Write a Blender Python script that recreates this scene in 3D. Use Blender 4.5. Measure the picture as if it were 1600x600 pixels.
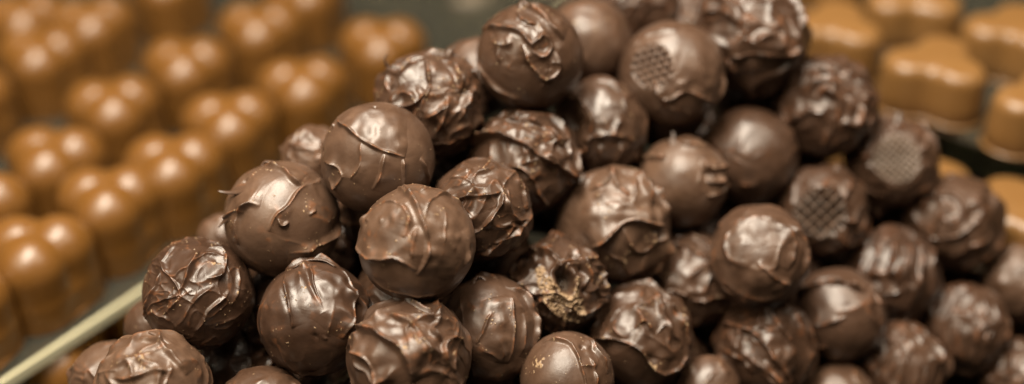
import bpy, bmesh, math, random
import numpy as np

for o in list(bpy.data.objects):
    bpy.data.objects.remove(o, do_unlink=True)
SC = bpy.context.scene
COL = SC.collection
R = math.radians

# ------------------------------------------------------------------ camera
CAM_H, PITCH = .289, R(33)
cam = bpy.data.cameras.new('camera')
cam.lens, cam.sensor_width = 50, 36
cam.clip_start, cam.clip_end = .01, 50
cam.dof.use_dof = True
cam.dof.focus_distance = .3520
cam.dof.aperture_fstop = 3.3
cam_o = bpy.data.objects.new('camera', cam)
COL.objects.link(cam_o)
cam_o.location = (0, 0, CAM_H)
cam_o.rotation_euler = (R(90) - PITCH, 0, 0)
SC.camera = cam_o

# ------------------------------------------------------------------ world, lamps, exposure
w = bpy.data.worlds.new('World')
SC.world = w
w.use_nodes = True
w.node_tree.nodes['Background'].inputs[0].default_value = (1.0, .86, .70, 1)
w.node_tree.nodes['Background'].inputs[1].default_value = .006
SC.view_settings.view_transform = 'Standard'
SC.view_settings.look = 'None'
SC.view_settings.exposure = 0
SC.view_settings.gamma = 1

def lamp(name, loc, target, sx, sy, power, color, roll=0):
    l = bpy.data.lights.new(name, 'AREA')
    l.shape = 'RECTANGLE'
    l.size, l.size_y, l.energy, l.color = sx, sy, power, color
    o = bpy.data.objects.new(name, l)
    COL.objects.link(o)
    from mathutils import Vector, Matrix
    d = Vector(target) - Vector(loc)
    o.matrix_world = Matrix.Translation(loc) @ d.to_track_quat('-Z', 'Y').to_matrix().to_4x4() @ Matrix.Rotation(roll, 4, 'Z')
    return o

lamp('ceiling_lamp', (-.12, .31, .82), (-.05, .36, 0), .66, .28, 21.0, (1.0, .89, .73), R(-48))
lamp('spot_lamp', (.30, .27, .76), (.03, .34, .06), .32, .26, 3.4, (1.0, .87, .68), R(-42))

lamp('front_fill', (-.34, .04, .60), (-.12, .42, .03), .50, .40, 3.0, (1.0, .86, .64))  # added dim fill that brightens the bonbon sides, not a fixture of the shop

SC.cycles.use_denoising = True
SC.cycles.max_bounces = 6
SC.cycles.sample_clamp_indirect = 4

# ------------------------------------------------------------------ helpers
def tag(o, label, cat, group=None, kind=None):
    if label: o['label'] = label
    if cat: o['category'] = cat
    if group: o['group'] = group
    if kind: o['kind'] = kind
    return o

def empty(name, loc, rz=0):
    o = bpy.data.objects.new(name, None)
    o.empty_display_size = .005
    COL.objects.link(o)
    o.location = loc
    o.rotation_euler = (0, 0, rz)
    return o

def link(name, me, mat, parent=None, loc=(0, 0, 0)):
    o = bpy.data.objects.new(name, me)
    COL.objects.link(o)
    o.location = loc
    if mat and not me.materials:
        me.materials.append(mat)
    if parent: o.parent = parent
    return o

def pydata(name, v, f, smooth=True):
    me = bpy.data.meshes.new(name)
    me.from_pydata([tuple(x) for x in v], [], [tuple(x) for x in f])
    me.polygons.foreach_set('use_smooth', [smooth] * len(me.polygons))
    me.update()
    return me

def bm_mesh(name, bm, smooth=True):
    me = bpy.data.meshes.new(name)
    bm.to_mesh(me)
    bm.free()
    me.polygons.foreach_set('use_smooth', [smooth] * len(me.polygons))
    return me

# ------------------------------------------------------------------ materials
class NT:
    def __init__(s, name):
        s.m = bpy.data.materials.new(name)
        s.m.use_nodes = True
        s.t = s.m.node_tree
        s.b = s.t.nodes['Principled BSDF']
    def n(s, kind, **kw):
        x = s.t.nodes.new(kind)
        for k, v in kw.items():
            if k.startswith('i_'):
                k = k[2:]
                x.inputs[int(k) if k.isdigit() else k.replace('_', ' ')].default_value = v
            else: setattr(x, k, v)
        return x
    def l(s, a, b): s.t.links.new(a, b)
    def ramp(s, fac, stops):
        r = s.n('ShaderNodeValToRGB')
        e = r.color_ramp.elements
        while len(e) < len(stops): e.new(.5)
        for q, (p, c) in zip(e, stops):
            q.position = p
            q.color = (*c, 1) if len(c) == 3 else c
        s.l(fac, r.inputs[0])
        return r.outputs[0]
    def mix(s, fac, a, b):
        x = s.n('ShaderNodeMix', data_type='RGBA')
        for v, i in ((fac, 0), (a, 6), (b, 7)):
            if hasattr(v, 'links'): s.l(v, x.inputs[i])
            elif i == 0: x.inputs[0].default_value = v
            else: x.inputs[i].default_value = (*v, 1)
        return x.outputs[2]
    def noise(s, scale, detail=3, rough=.55, co=None, dist=0):
        x = s.n('ShaderNodeTexNoise', i_Scale=scale, i_Detail=detail, i_Roughness=rough, i_Distortion=dist)
        if co: s.l(co, x.inputs['Vector'])
        return x.outputs[0]

def chocolate(name, dark, light, rough=(.27, .41)):
    k = NT(name)
    co = k.n('ShaderNodeTexCoord').outputs['Object']
    rnd = k.n('ShaderNodeObjectInfo').outputs['Random']
    off = k.n('ShaderNodeVectorMath', operation='ADD')
    k.l(co, off.inputs[0])
    sc = k.n('ShaderNodeMath', operation='MULTIPLY', i_1=7.0)
    k.l(rnd, sc.inputs[0]); k.l(sc.outputs[0], off.inputs[1])
    co = off.outputs[0]
    bloom = k.noise(130, 4, .6, co, .6)
    base = k.mix(k.ramp(bloom, [(.35, (0, 0, 0)), (.68, (1, 1, 1))]), dark, light)
    var = k.mix(k.ramp(rnd, [(0, (0, 0, 0)), (1, (1, 1, 1))]), (.82, .78, .76), (1.14, 1.14, 1.12))
    mul = k.n('ShaderNodeMix', data_type='RGBA', blend_type='MULTIPLY', i_0=1.0)
    k.l(base, mul.inputs[6]); k.l(var, mul.inputs[7])
    # worn, dry ridge tips and loose cocoa crumbs (stored per vertex by the truffle builder)
    tip = k.n('ShaderNodeAttribute', attribute_name='tip').outputs['Fac']
    crumb = k.n('ShaderNodeAttribute', attribute_name='crumb').outputs['Fac']
    c1 = k.mix(tip, mul.outputs[2], (.17, .066, .027))
    c2 = k.mix(crumb, c1, (.25, .165, .092))
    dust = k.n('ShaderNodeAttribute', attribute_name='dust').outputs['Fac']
    c3 = k.mix(dust, c2, (.205, .160, .122))  # reflected light painted pale on grid prints; also the broken hole's greyish wall
    k.l(c3, k.b.inputs['Base Color'])
    rr = k.n('ShaderNodeMapRange', i_1=.3, i_2=.7, i_3=rough[0], i_4=rough[1])
    k.l(k.noise(220, 4, .6, co), rr.inputs[0])
    r2 = k.n('ShaderNodeMath', operation='MAXIMUM')
    cr = k.n('ShaderNodeMath', operation='MULTIPLY', i_1=.85)
    k.l(crumb, cr.inputs[0]); k.l(rr.outputs[0], r2.inputs[0]); k.l(cr.outputs[0], r2.inputs[1])
    k.l(r2.outputs[0], k.b.inputs['Roughness'])
    k.b.inputs['IOR'].default_value = 1.5
    bump = k.n('ShaderNodeBump', i_Strength=.12, i_Distance=.0003)
    k.l(k.noise(900, 4, .65, co), bump.inputs['Height'])
    k.l(bump.outputs[0], k.b.inputs['Normal'])
    return k.m

M_DARK = chocolate('dark_chocolate', (.038, .0195, .0112), (.066, .036, .0225), (.30, .44))
M_MILK = chocolate('milk_chocolate', (.056, .0300, .0180), (.092, .053, .034), (.32, .46))
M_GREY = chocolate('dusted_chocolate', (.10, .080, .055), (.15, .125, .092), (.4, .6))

def caramel(name, a, b, r0=.27, r1=.38):
    k = NT(name)
    co = k.n('ShaderNodeTexCoord').outputs['Object']
    k.l(k.mix(k.noise(70, 3, .5, co), a, b), k.b.inputs['Base Color'])
    rr = k.n('ShaderNodeMapRange', i_1=.3, i_2=.7, i_3=r0, i_4=r1)
    k.l(k.noise(160, 3, .5, co), rr.inputs[0]); k.l(rr.outputs[0], k.b.inputs['Roughness'])
    k.b.inputs['Subsurface Weight'].default_value = 0
    bump = k.n('ShaderNodeBump', i_Strength=.12, i_Distance=.0004)
    k.l(k.noise(260, 3, .5, co), bump.inputs['Height']); k.l(bump.outputs[0], k.b.inputs['Normal'])
    return k.m

M_CARAMEL = caramel('caramel_coating', (.108, .0455, .0092), (.145, .064, .0138))
M_GOLD = caramel('golden_coating', (.145, .070, .0200), (.185, .094, .0300), .30, .44)

k = NT('shelf_glass')
k.b.inputs['Base Color'].default_value = (.34, .33, .26, 1)
k.b.inputs['Transmission Weight'].default_value = .93
k.b.inputs['Roughness'].default_value = .08
k.b.inputs['IOR'].default_value = 1.5
M_GLASS = k.m
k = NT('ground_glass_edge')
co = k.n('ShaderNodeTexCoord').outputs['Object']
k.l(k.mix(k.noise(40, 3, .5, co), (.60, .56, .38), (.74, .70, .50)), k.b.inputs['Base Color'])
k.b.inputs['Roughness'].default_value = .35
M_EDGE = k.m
k = NT('dim_glass_edge')
co = k.n('ShaderNodeTexCoord').outputs['Object']
k.l(k.mix(k.noise(40, 3, .5, co), (.055, .048, .034), (.09, .082, .060)), k.b.inputs['Base Color'])
k.b.inputs['Roughness'].default_value = .3
M_EDGE2 = k.m
k = NT('counter_surface')
co = k.n('ShaderNodeTexCoord').outputs['Object']
k.l(k.mix(k.noise(14, 4, .6, co), (.006, .0055, .0045), (.013, .012, .008)), k.b.inputs['Base Color'])
k.b.inputs['Roughness'].default_value = .5
k.b.inputs['Specular IOR Level'].default_value = .04
M_COUNTER = k.m

# ------------------------------------------------------------------ counter
bm = bmesh.new()
bmesh.ops.create_grid(bm, x_segments=8, y_segments=8, size=3)
ct = link('counter', bm_mesh('counter', bm, False), M_COUNTER, loc=(0, 1.2, -.0095))
ct['kind'] = 'structure'

# ------------------------------------------------------------------ noise on arrays
def _hash(ix, iy, iz, seed):
    h = (ix.astype(np.uint32) * np.uint32(374761393) + iy.astype(np.uint32) * np.uint32(668265263)
         + iz.astype(np.uint32) * np.uint32(2147483647) + np.uint32(seed * 2654435761 & 0xffffffff))
    h = (h ^ (h >> np.uint32(13))) * np.uint32(1274126177)
    h ^= h >> np.uint32(16)
    h = h * np.uint32(2246822519)
    return h ^ (h >> np.uint32(15))

_rg = np.random.default_rng(1)
GR = _rg.normal(size=(256, 3)).astype(np.float32)
GR /= np.linalg.norm(GR, axis=1)[:, None]

def gnoise(P, seed=0):
    i = np.floor(P).astype(np.int64)
    f = (P - i).astype(np.float32)
    u = f * f * f * (f * (f * 6 - 15) + 10)
    out = 0
    for dx in (0, 1):
        for dy in (0, 1):
            for dz in (0, 1):
                g = GR[_hash(i[:, 0] + dx, i[:, 1] + dy, i[:, 2] + dz, seed) & 255]
                d = g[:, 0] * (f[:, 0] - dx) + g[:, 1] * (f[:, 1] - dy) + g[:, 2] * (f[:, 2] - dz)
                out = out + d * (u[:, 0] if dx else 1 - u[:, 0]) * (u[:, 1] if dy else 1 - u[:, 1]) * (u[:, 2] if dz else 1 - u[:, 2])
    return out * 1.6

def vnoise(P, seed=0):
    return np.stack([gnoise(P, seed + 11), gnoise(P + 17.3, seed + 23), gnoise(P - 31.7, seed + 37)], 1)

def sstep(a, b, x):
    t = np.clip((x - a) / (b - a), 0, 1)
    return t * t * (3 - 2 * t)

def unit(v):
    return v / np.maximum(np.linalg.norm(v, axis=-1, keepdims=True), 1e-9)

# ------------------------------------------------------------------ truffle builder
SPH = {}
def sphere(level):
    if level not in SPH:
        bm = bmesh.new()
        bmesh.ops.create_icosphere(bm, subdivisions=level, radius=1)
        me = bm_mesh('truffle', bm)
        v = np.empty(len(me.vertices) * 3, np.float32)
        me.vertices.foreach_get('co', v)
        SPH[level] = (me, unit(v.reshape(-1, 3)))
    return SPH[level]

def on_sphere(u, v):
    q = u * u + v * v
    if q > .985:
        s = math.sqrt(.985 / q); u *= s; v *= s; q = .985
    return np.array([u, v, math.sqrt(1 - q)])

def spline(pts, n):
    pts = np.array(pts, float)
    P = np.vstack([2 * pts[0] - pts[1], pts, 2 * pts[-1] - pts[-2]])
    out = []
    seg = len(pts) - 1
    for k in range(seg):
        a, b, c, d = P[k:k + 4]
        m = max(2, n // seg)
        for t in np.linspace(0, 1, m, endpoint=False):
            out.append(.5 * (2 * b + (c - a) * t + (2 * a - 5 * b + 4 * c - d) * t * t + (3 * b - a - 3 * c + d) * t ** 3))
    out.append(pts[-1])
    return unit(np.array(out))

class Surface:
    """radial height and sideways lean accumulated over a unit sphere seen from the front"""
    def __init__(s, V, seed):
        s.V, s.seed = V, seed
        s.h = np.zeros(len(V), np.float32)
        s.crest = np.zeros(len(V), np.float32)
        s.crumb = np.zeros(len(V), np.float32)
        s.dust = np.zeros(len(V), np.float32)
        s.lean = np.zeros((len(V), 3), np.float32)
        s.rid = np.zeros(len(V), np.float32)
        s.W = unit(V + .13 * vnoise(V * 2.2, seed) + .010 * vnoise(V * 8, seed + 5))
        s.W2 = unit(V + .30 * vnoise(V * 1.5, seed + 61) + .05 * vnoise(V * 5, seed + 63))
        s.tex = gnoise(V * 4.5, seed + 71)

    def stroke(s, pts, A, wf=.035, wb=.20, taper=.25, lean=.5, wob=.5):
        """a lip of chocolate along pts: steep on the right of the path (wf), easing off on its left (wb)"""
        C = spline(pts, 16)
        c = unit(C.mean(0)); rad = np.linalg.norm(C - c, axis=1).max() + 3.2 * max(wb, wf) + .12
        idx = np.nonzero(np.linalg.norm(s.V - c, axis=1) < rad)[0]
        if not len(idx): return
        P = s.W[idx] * wob + s.V[idx] * (1 - wob)
        best = np.full(len(idx), 9., np.float32); sd = np.zeros(len(idx), np.float32)
        tt = np.zeros(len(idx), np.float32); dv = np.zeros((len(idx), 3), np.float32)
        n = len(C) - 1
        for k in range(n):
            a, b = C[k], C[k + 1]
            ab = b - a; L2 = ab @ ab
            pa = P - a
            t = np.clip(pa @ ab / L2, 0, 1)
            q = pa - t[:, None] * ab
            d = np.sqrt((q * q).sum(1))
            m = d < best
            sg = np.sign(pa @ np.cross(a, ab))
            best[m] = d[m]; sd[m] = sg[m]; tt[m] = (k + t[m]) / n; dv[m] = q[m]
        ta = np.clip(np.minimum(tt, 1 - tt) / max(taper, 1e-3), 0, 1) ** .7
        mod = .75 + .6 * s.tex[idx]
        back = np.exp(-(np.sqrt(best * best + .0003) - .0173) / wb); front = np.exp(-(best / (1.8 * wf)) ** 2)
        prof = np.where(sd > 0, back, front) * ta * np.clip(mod, .25, 1.3)
        if A > 0:
            hh = A * (1.15 * prof + .45 * np.exp(-(best / .022) ** 2) * ta * np.clip(mod, .3, 1.3))
            s.rid[idx] = np.maximum(s.rid[idx], hh) + .35 * np.minimum(s.rid[idx], hh)
        else:
            s.h[idx] += A * prof
        cr = np.exp(-(best / (wf * .8)) ** 2) * ta
        s.crest[idx] = np.maximum(s.crest[idx], cr * min(1, abs(A) / .06))
        if lean:
            dirv = unit(dv) * sd[:, None]
            k = lean * abs(A) * np.exp(-(best / (.06)) ** 2) * ta * np.clip(mod, 0, 1.3)
            s.lean[idx] -= .28 * dirv * k[:, None]

    def bump(s, u, v, r, A):
        c = on_sphere(u, v) if not isinstance(u, np.ndarray) else u
        d = np.linalg.norm(s.W * .5 + s.V * .5 - c, axis=1)
        s.h += A * np.exp(-(d / r) ** 2)

    def random_strokes(s, n, A, flow=None, spread=.6, length=(.4, 1.0), wf=.03, wb=(.1, .28), mask=None, curve=.8):
        rg = np.random.default_rng(s.seed * 7 + 3)
        n = max(2, round(n * .75))
        done = 0; tries = 0
        while done < n and tries < n * 12:
            tries += 1
            p = unit(rg.normal(size=3))
            if p[2] < -.55: continue
            if mask and not mask(p): continue
            if flow is not None:
                t = np.array([math.cos(flow), math.sin(flow), 0.]) + .0
            else: t = rg.normal(size=3)
            t = t - (t @ p) * p
            t = unit(t); b = np.cross(p, t)
            a = rg.normal() * spread
            t = t * math.cos(a) + b * math.sin(a)
            if rg.random() < .5: t = -t
            L = rg.uniform(*length); kap = rg.normal() * curve
            pts = [p]; q = p.copy(); m = 4
            for k in range(m):
                t = unit(t - (t @ q) * q); bb = np.cross(q, t)
                t = unit(t + bb * kap * L / m)
                q = unit(q + t * L / m); pts.append(q)
            s.stroke(pts, A * rg.uniform(.7, 1.5), wf * rg.uniform(1.0, 1.7), 1.6 * rg.uniform(*wb), .3, rg.uniform(.2, .9))
            done += 1

    def scoops(s, n, depth, crest, zone=None, stretch=None, seed=0):
        """finger-tip hollows with thin walls left standing between them"""
        n = max(9, int(n * .55))
        rg = np.random.default_rng(s.seed * 13 + 1 + seed)
        c = unit(rg.normal(size=(n, 3)))
        P = s.W2
        if stretch is not None:
            ax = unit(np.array(stretch[0], float)); kf = stretch[1]
            P = P - (P @ ax)[:, None] * ax * kf
            c = c - (c @ ax)[:, None] * ax * kf
        d = np.full(len(P), 9.); d2 = np.full(len(P), 9.)
        for q in c:
            x = np.linalg.norm(P - q, axis=1)
            d2 = np.minimum(np.maximum(d, x), d2); d = np.minimum(d, x)
        sz = 2.0 / math.sqrt(n)
        e = (d2 - d) / sz
        wall = np.exp(-(e / .13) ** 2)
        hh = 1.5 * depth * (1 - np.clip(e + .03, 0, 1.1) / 1.1) ** 2.4 - .5 * depth + .55 * crest * wall
        mk = 1 if zone is None else zone
        s.h += .65 * hh * mk
        s.crest = np.maximum(s.crest, wall * mk * .7)

    def folds(s, amp, freq=2.1, zone=None, seed=0, power=2.6, stretch=None):
        """flowing crests with hollow flanks, like cream pulled up by a finger"""
        if freq > 3 and stretch is None: amp *= .3
        if freq < 3: freq *= .85
        P = s.W2 * .75 + s.W * .25
        if stretch is not None:
            ax = unit(np.array(stretch[0], float))
            P = P - (P @ ax)[:, None] * ax * stretch[1]
        n = gnoise(P * freq + 3.1 * seed, s.seed + 81 + seed)
        r = (1 - np.clip(np.sqrt(n * n + .0012) * 1.5, 0, 1)) ** power
        m = (.35 + .9 * sstep(-.3, .4, gnoise(s.V * 1.9, s.seed + 83 + seed))) * (1 if zone is None else zone)
        s.h += amp * m * (r - .2)
        s.crest = np.maximum(s.crest, np.clip(r * 1.4 - .5, 0, 1) * m * .8)

    def zone(s, discs=None, noise=None):
        m = np.zeros(len(s.V), np.float32)
        if noise is not None:
            m = sstep(noise, noise + .22, gnoise(s.V * 1.7, s.seed + 90))
        for (u, v, r) in discs or []:
            d = np.linalg.norm(s.W - on_sphere(u, v), axis=1)
            m = np.maximum(m, 1 - sstep(r * .75, r * 1.05, d))
        return m

    def grid_print(s, u, v, r, pitch, depth, rot=0, square=False, dust=0):
        c = on_sphere(u, v)
        x = unit(np.cross([0, 1, 0], c)); y = np.cross(c, x)
        a, b = s.V @ x, s.V @ y
        a, b = a * math.cos(rot) - b * math.sin(rot), a * math.sin(rot) + b * math.cos(rot)
        d = np.linalg.norm(s.W * .35 + s.V * .65 - c, axis=1)
        m = 1 - sstep(r * .82, r, d)
        if square:
            f = np.maximum(np.abs(((a / pitch) % 1) - .5), np.abs(((b / pitch) % 1) - .5)) * 2
            cell = sstep(.95, .5, f) if False else 1 - sstep(.5, .92, f)
        else:
            row = np.floor(b / (pitch * .866))
            aa = ((a / pitch + .5 * (row % 2)) % 1) - .5
            bb = ((b / (pitch * .866)) % 1) - .5
            cell = 1 - sstep(.16, .5, np.sqrt(aa * aa + (bb * .866) ** 2))
        # pressed flat against the tray, then dimpled
        flat = (s.V @ c) - math.sqrt(max(0, 1 - (r * .9) ** 2))
        s.h -= m * np.clip(flat, 0, 1) * .85
        s.h += m * (depth * (cell - .5))
        s.rid *= 1 - m
        s.dust = np.maximum(s.dust, dust * m * (1 - .75 * cell if depth < 0 else 1))  # paints the pressed disc and raised ribs paler, as if catching light

    def finish(s, micro=1.0, lump=.03, crumbs=.0):
        V = s.V
        s.h += s.rid
        s.h += lump * gnoise(V * 1.6, s.seed + 41) + .5 * lump * gnoise(V * 3.4, s.seed + 43)
        s.h += micro * (.0024 * gnoise(s.W * 7, s.seed + 47) + .0007 * gnoise(V * 22, s.seed + 49))
        tipn = sstep(-.05, .45, gnoise(V * 9, s.seed + 51))
        s.tip = np.clip(s.crest * 1.1 - .15, 0, 1) * tipn * .75
        cr = s.crumb
        if crumbs:
            n1 = gnoise(V * 23, s.seed + 53); n2 = gnoise(V * 3.1, s.seed + 55)
            cr = np.maximum(cr, sstep(.60, .70, n1 + .5 * n2 + .3 * s.crest - (.27 - .6 * crumbs)))
        s.h += .012 * cr * (.6 + .8 * gnoise(V * 30, s.seed + 57))
        s.cr = np.clip(cr, 0, 1)
        return V * (1 + s.h)[:, None] + s.lean

def frame_at(p):
    z = unit(np.array([0, 0, CAM_H]) - np.array(p))
    x = unit(np.cross([0, 0, 1], z)); y = np.cross(z, x)
    return np.stack([x, y, z], 1)

def make_truffle(p, r, spec, seed, level, mat, label, group, name='chocolate_truffle'):
    src, V = sphere(level)
    s = Surface(V, seed)
    sx, sy, sz = 1, 1, 1
    spec(s)
    co = s.finish(**getattr(s, 'fin', {}))
    st = getattr(s, 'scale', (1, 1, 1))
    F = frame_at(p)
    co = (co * np.array(st)) @ F.T * r
    me = src.copy(); me.name = 'truffle_body'
    me.vertices.foreach_set('co', co.astype(np.float32).ravel())
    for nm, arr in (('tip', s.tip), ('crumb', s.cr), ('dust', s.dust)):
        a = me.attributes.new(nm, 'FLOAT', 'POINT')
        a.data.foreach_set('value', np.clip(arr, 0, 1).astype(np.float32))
    me.update()
    o = link(name, me, mat, loc=p)
    tag(o, label, 'truffle', group)
    o['_r'] = r
    return o

def curl(parent, name, pts, radii, r, p, mat, flat=.45, label=None):
    """a tapered shard standing off the truffle's skin; pts in the truffle's own front frame, unit = its radius"""
    F = frame_at(p)
    pts = np.array(pts, float)
    n = 10
    v, f = [], []
    Q = []
    seg = len(pts) - 1
    P = np.vstack([2 * pts[0] - pts[1], pts, 2 * pts[-1] - pts[-2]])
    rad = []
    for k in range(seg):
        a, b, c, d = P[k:k + 4]
        for t in np.linspace(0, 1, 5, endpoint=False):
            Q.append(.5 * (2 * b + (c - a) * t + (2 * a - 5 * b + 4 * c - d) * t * t + (3 * b - a - 3 * c + d) * t ** 3))
            rad.append(radii[k] * (1 - t) + radii[k + 1] * t)
    Q.append(pts[-1]); rad.append(radii[-1])
    Q = np.array(Q)
    for i, q in enumerate(Q):
        t = unit(Q[min(i + 1, len(Q) - 1)] - Q[max(i - 1, 0)])
        up = unit(q) if np.linalg.norm(q) > .1 else np.array([0, 0, 1.])
        b = unit(np.cross(t, up)); u = np.cross(b, t)
        for j in range(n):
            a = 2 * math.pi * j / n
            v.append(((q + rad[i] * (math.cos(a) * b + flat * math.sin(a) * u)) * r) @ F.T)
    m = len(Q)
    for i in range(m - 1):
        for j in range(n):
            f.append((i * n + j, i * n + (j + 1) % n, (i + 1) * n + (j + 1) % n, (i + 1) * n + j))
    f.append(tuple(range(n))[::-1]); f.append(tuple((m - 1) * n + j for j in range(n)))
    o = link(name, pydata(name, v, f), mat, parent)
    if label: o['label'] = label
    return o

def stroke2(s, pts, *a, **k):
    s.stroke([on_sphere(u, v) for u, v in pts], *a, **k)
Surface.S = stroke2

# ------------------------------------------------------------------ the truffles, one by one
def sp_smooth_cap(s):
    s.S([(-.62, .74), (-.36, .42), (0, .17), (.45, .0)], .055, .022, .7, .12, .5, .35)
    s.S([(.42, .0), (.43, -.2), (.40, -.5)], .035, .018, .06, .3, .4, .5)
    s.S([(.1, .08), (.06, -.22), (-.1, -.55)], .05, .022, .12, .3, .6)
    s.S([(-.28, .3), (-.33, -.05), (-.48, -.35)], .05, .025, .16, .3, .6)
    s.S([(.72, -.05), (.80, -.28), (.84, -.55)], .05, .02, .06, .3, .6)
    s.S([(-.95, .0), (-.75, -.1), (-.6, -.3), (-.72, -.45), (-.85, -.3)], .055, .025, .1, .2, .5)
    s.bump(.0, .86, .045, -.05); s.bump(-.7, .62, .04, .05); s.bump(-.95, .2, .06, -.05)
    s.S([(-.62, .74), (-.36, .42), (0, .17), (.45, .0)], .035, .016, .022, .12, 0, .35)
    s.bump(-.55, -.05, .38, -.075)
    s.fin = dict(lump=.014, crumbs=.03, micro=.6)

def sp_shaggy(s):
    z = s.zone([(.5, .3, .75)])
    s.scoops(30, .03, .03, z)
    s.S([(-.98, -.15), (-.6, .0), (-.22, .08), (.0, .42)], .11, .03, .4, .2, .9)
    s.S([(-.1, .88), (.0, .5), (-.1, .1), (-.18, -.3), (0, -.65)], .08, .026, .12, .2, .7)
    s.S([(.25, .85), (.5, .5), (.55, .15)], .10, .03, .15)
    s.S([(.3, .15), (.2, -.2), (.05, -.5)], .08, .03, .12)
    s.S([(.78, .35), (.6, 0), (.42, -.3)], .08, .03, .14)
    s.S([(-.6, -.5), (-.2, -.58), (.3, -.62), (.75, -.45)], .07, .03, .35)
    s.S([(-.85, .5), (-.5, .75), (-.05, .92)], .05, .03, .2)
    s.random_strokes(9, .06, mask=lambda p: p[1] > -.2)
    s.folds(.10, 2.2); s.folds(.06, 4.0, None, 1)
    s.fin = dict(crumbs=.12, micro=1.2)

def sp_top_curl(s):
    s.S([(-.88, .5), (-.45, .5), (-.1, .4), (.12, .1)], .08, .025, .25, .15, .8)
    s.S([(-.15, .97), (.2, .7), (.62, .35)], .07, .025, .35, .2, .8)
    s.S([(-.1, -.75), (-.65, -.5), (-.97, .05)], .05, .025, .3, .2, .4)
    s.S([(-.12, .25), (.0, -.12), (.25, -.36), (.48, -.22), (.45, .1)], .07, .028, .16, .15, .7)
    s.S([(-.3, .8), (-.1, .6), (.1, .55)], .06, .03, .12)
    s.S([(.0, .1), (.2, .0), (.3, -.2)], .04, .03, .1)
    s.S([(-.7, .3), (-.5, .2), (-.3, .25)], .045, .03, .1)
    for k in range(9):
        s.bump(.25 + .07 * (k % 4), -.5 + .13 * (k // 2), .03, .018)
    s.folds(.10, 2.4, s.zone([(-.1, .5, .75)])); s.folds(.05, 4.5, s.zone([(-.2, .4, .7)]), 1)
    s.fin = dict(lump=.018, crumbs=.06)

def sp_spike(s):
    s.S([(-.24, .93), (.03, .86), (.26, .62), (.4, .5)], .07, .025, .22, .2, .7)
    s.S([(.74, .62), (.34, .42), (.08, .22), (-.08, .06), (-.2, -.18)], .055, .02, .09, .15, .8)
    s.S([(-.08, .06), (.02, -.1), (.14, -.06)], .045, .02, .05, .3)
    s.S([(-.76, -.32), (-.68, .15), (-.5, .32), (-.32, .24)], .085, .03, .16, .3, .5)
    s.S([(.97, -.2), (.55, -.50), (.05, -.58)], .085, .04, .28, .3, .6)
    s.S([(.46, .04), (.54, .08), (.6, .07)], .03, .02, .03, .3)
    s.S([(-.97, .1), (-.75, .2), (-.6, .16)], .06, .025, .1)
    s.bump(-.55, .72, .06, -.06)
    s.folds(.015, 1.8)
    s.fin = dict(lump=.016, crumbs=.03, micro=.7)

def sp_net(s):
    z = np.maximum(s.zone([(-.2, .55, .75), (-.7, .1, .55)]), .25 * (s.V[:, 2] > 0))
    s.scoops(46, .045, .05, z)
    for a in (([(.3, .15), (-.05, -.1), (-.5, -.55)]), ([(.55, .0), (.2, -.3), (-.2, -.65)]), ([(-.1, .1), (-.4, -.1), (-.75, -.3)]), ([(.75, .4), (.7, .0), (.5, -.3)])):
        s.S(a, .045, .03, .16, .3, .4)
    s.S([(-.3, .1), (-.1, .45), (.2, .8)], .07, .025, .14)
    s.S([(.15, .3), (.45, .3), (.5, .65), (.3, .8)], .07, .025, .1)
    s.S([(-.95, -.3), (-.8, .1), (-.55, .5)], .07, .025, .1)
    s.random_strokes(7, .045, mask=lambda p: p[1] > 0)
    s.folds(.06, 3.2, None, 0, 3.2); s.folds(.045, 5.0, z, 1, 3)
    s.fin = dict(crumbs=.09)

def sp_slit(s):
    s.S([(-.06, .92), (.0, .55), (.16, .08)], -.09, .05, .05, .3, 0)
    s.S([(.15, .05), (.05, .5), (.0, .95)], .045, .02, .16, .3, .4)
    s.S([(-.42, .82), (-.41, .4), (-.36, -.15)], .07, .018, .06, .2, .4, .5)
    s.S([(-.5, .7), (-.49, .35), (-.46, .1)], -.05, .03, .03, .3, 0)
    s.S([(.42, -.35), (.6, .0), (.66, .4), (.5, .78)], .09, .03, .45, .2, .6)
    s.S([(.35, .3), (.3, .0), (.2, -.3)], .03, .03, .12)
    s.S([(-.45, .9), (-.2, .99), (.2, .99), (.55, .85)], .07, .03, .15)
    s.S([(.8, .3), (.85, .0), (.8, -.35)], .07, .03, .15)
    s.bump(.0, -.32, .04, -.03); s.bump(.14, -.34, .04, .02)
    s.random_strokes(4, .04, flow=R(85), spread=.2, mask=lambda p: p[1] < .2 and p[0] < 0)
    s.folds(.06, 2.4, s.zone([(.8, .2, .55), (0, 1, .4)])); s.folds(.03, 2.4, None, 1, 2.6, ((0, 1, 0), .7))
    s.fin = dict(lump=.018, crumbs=-.1, micro=.8)

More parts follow.
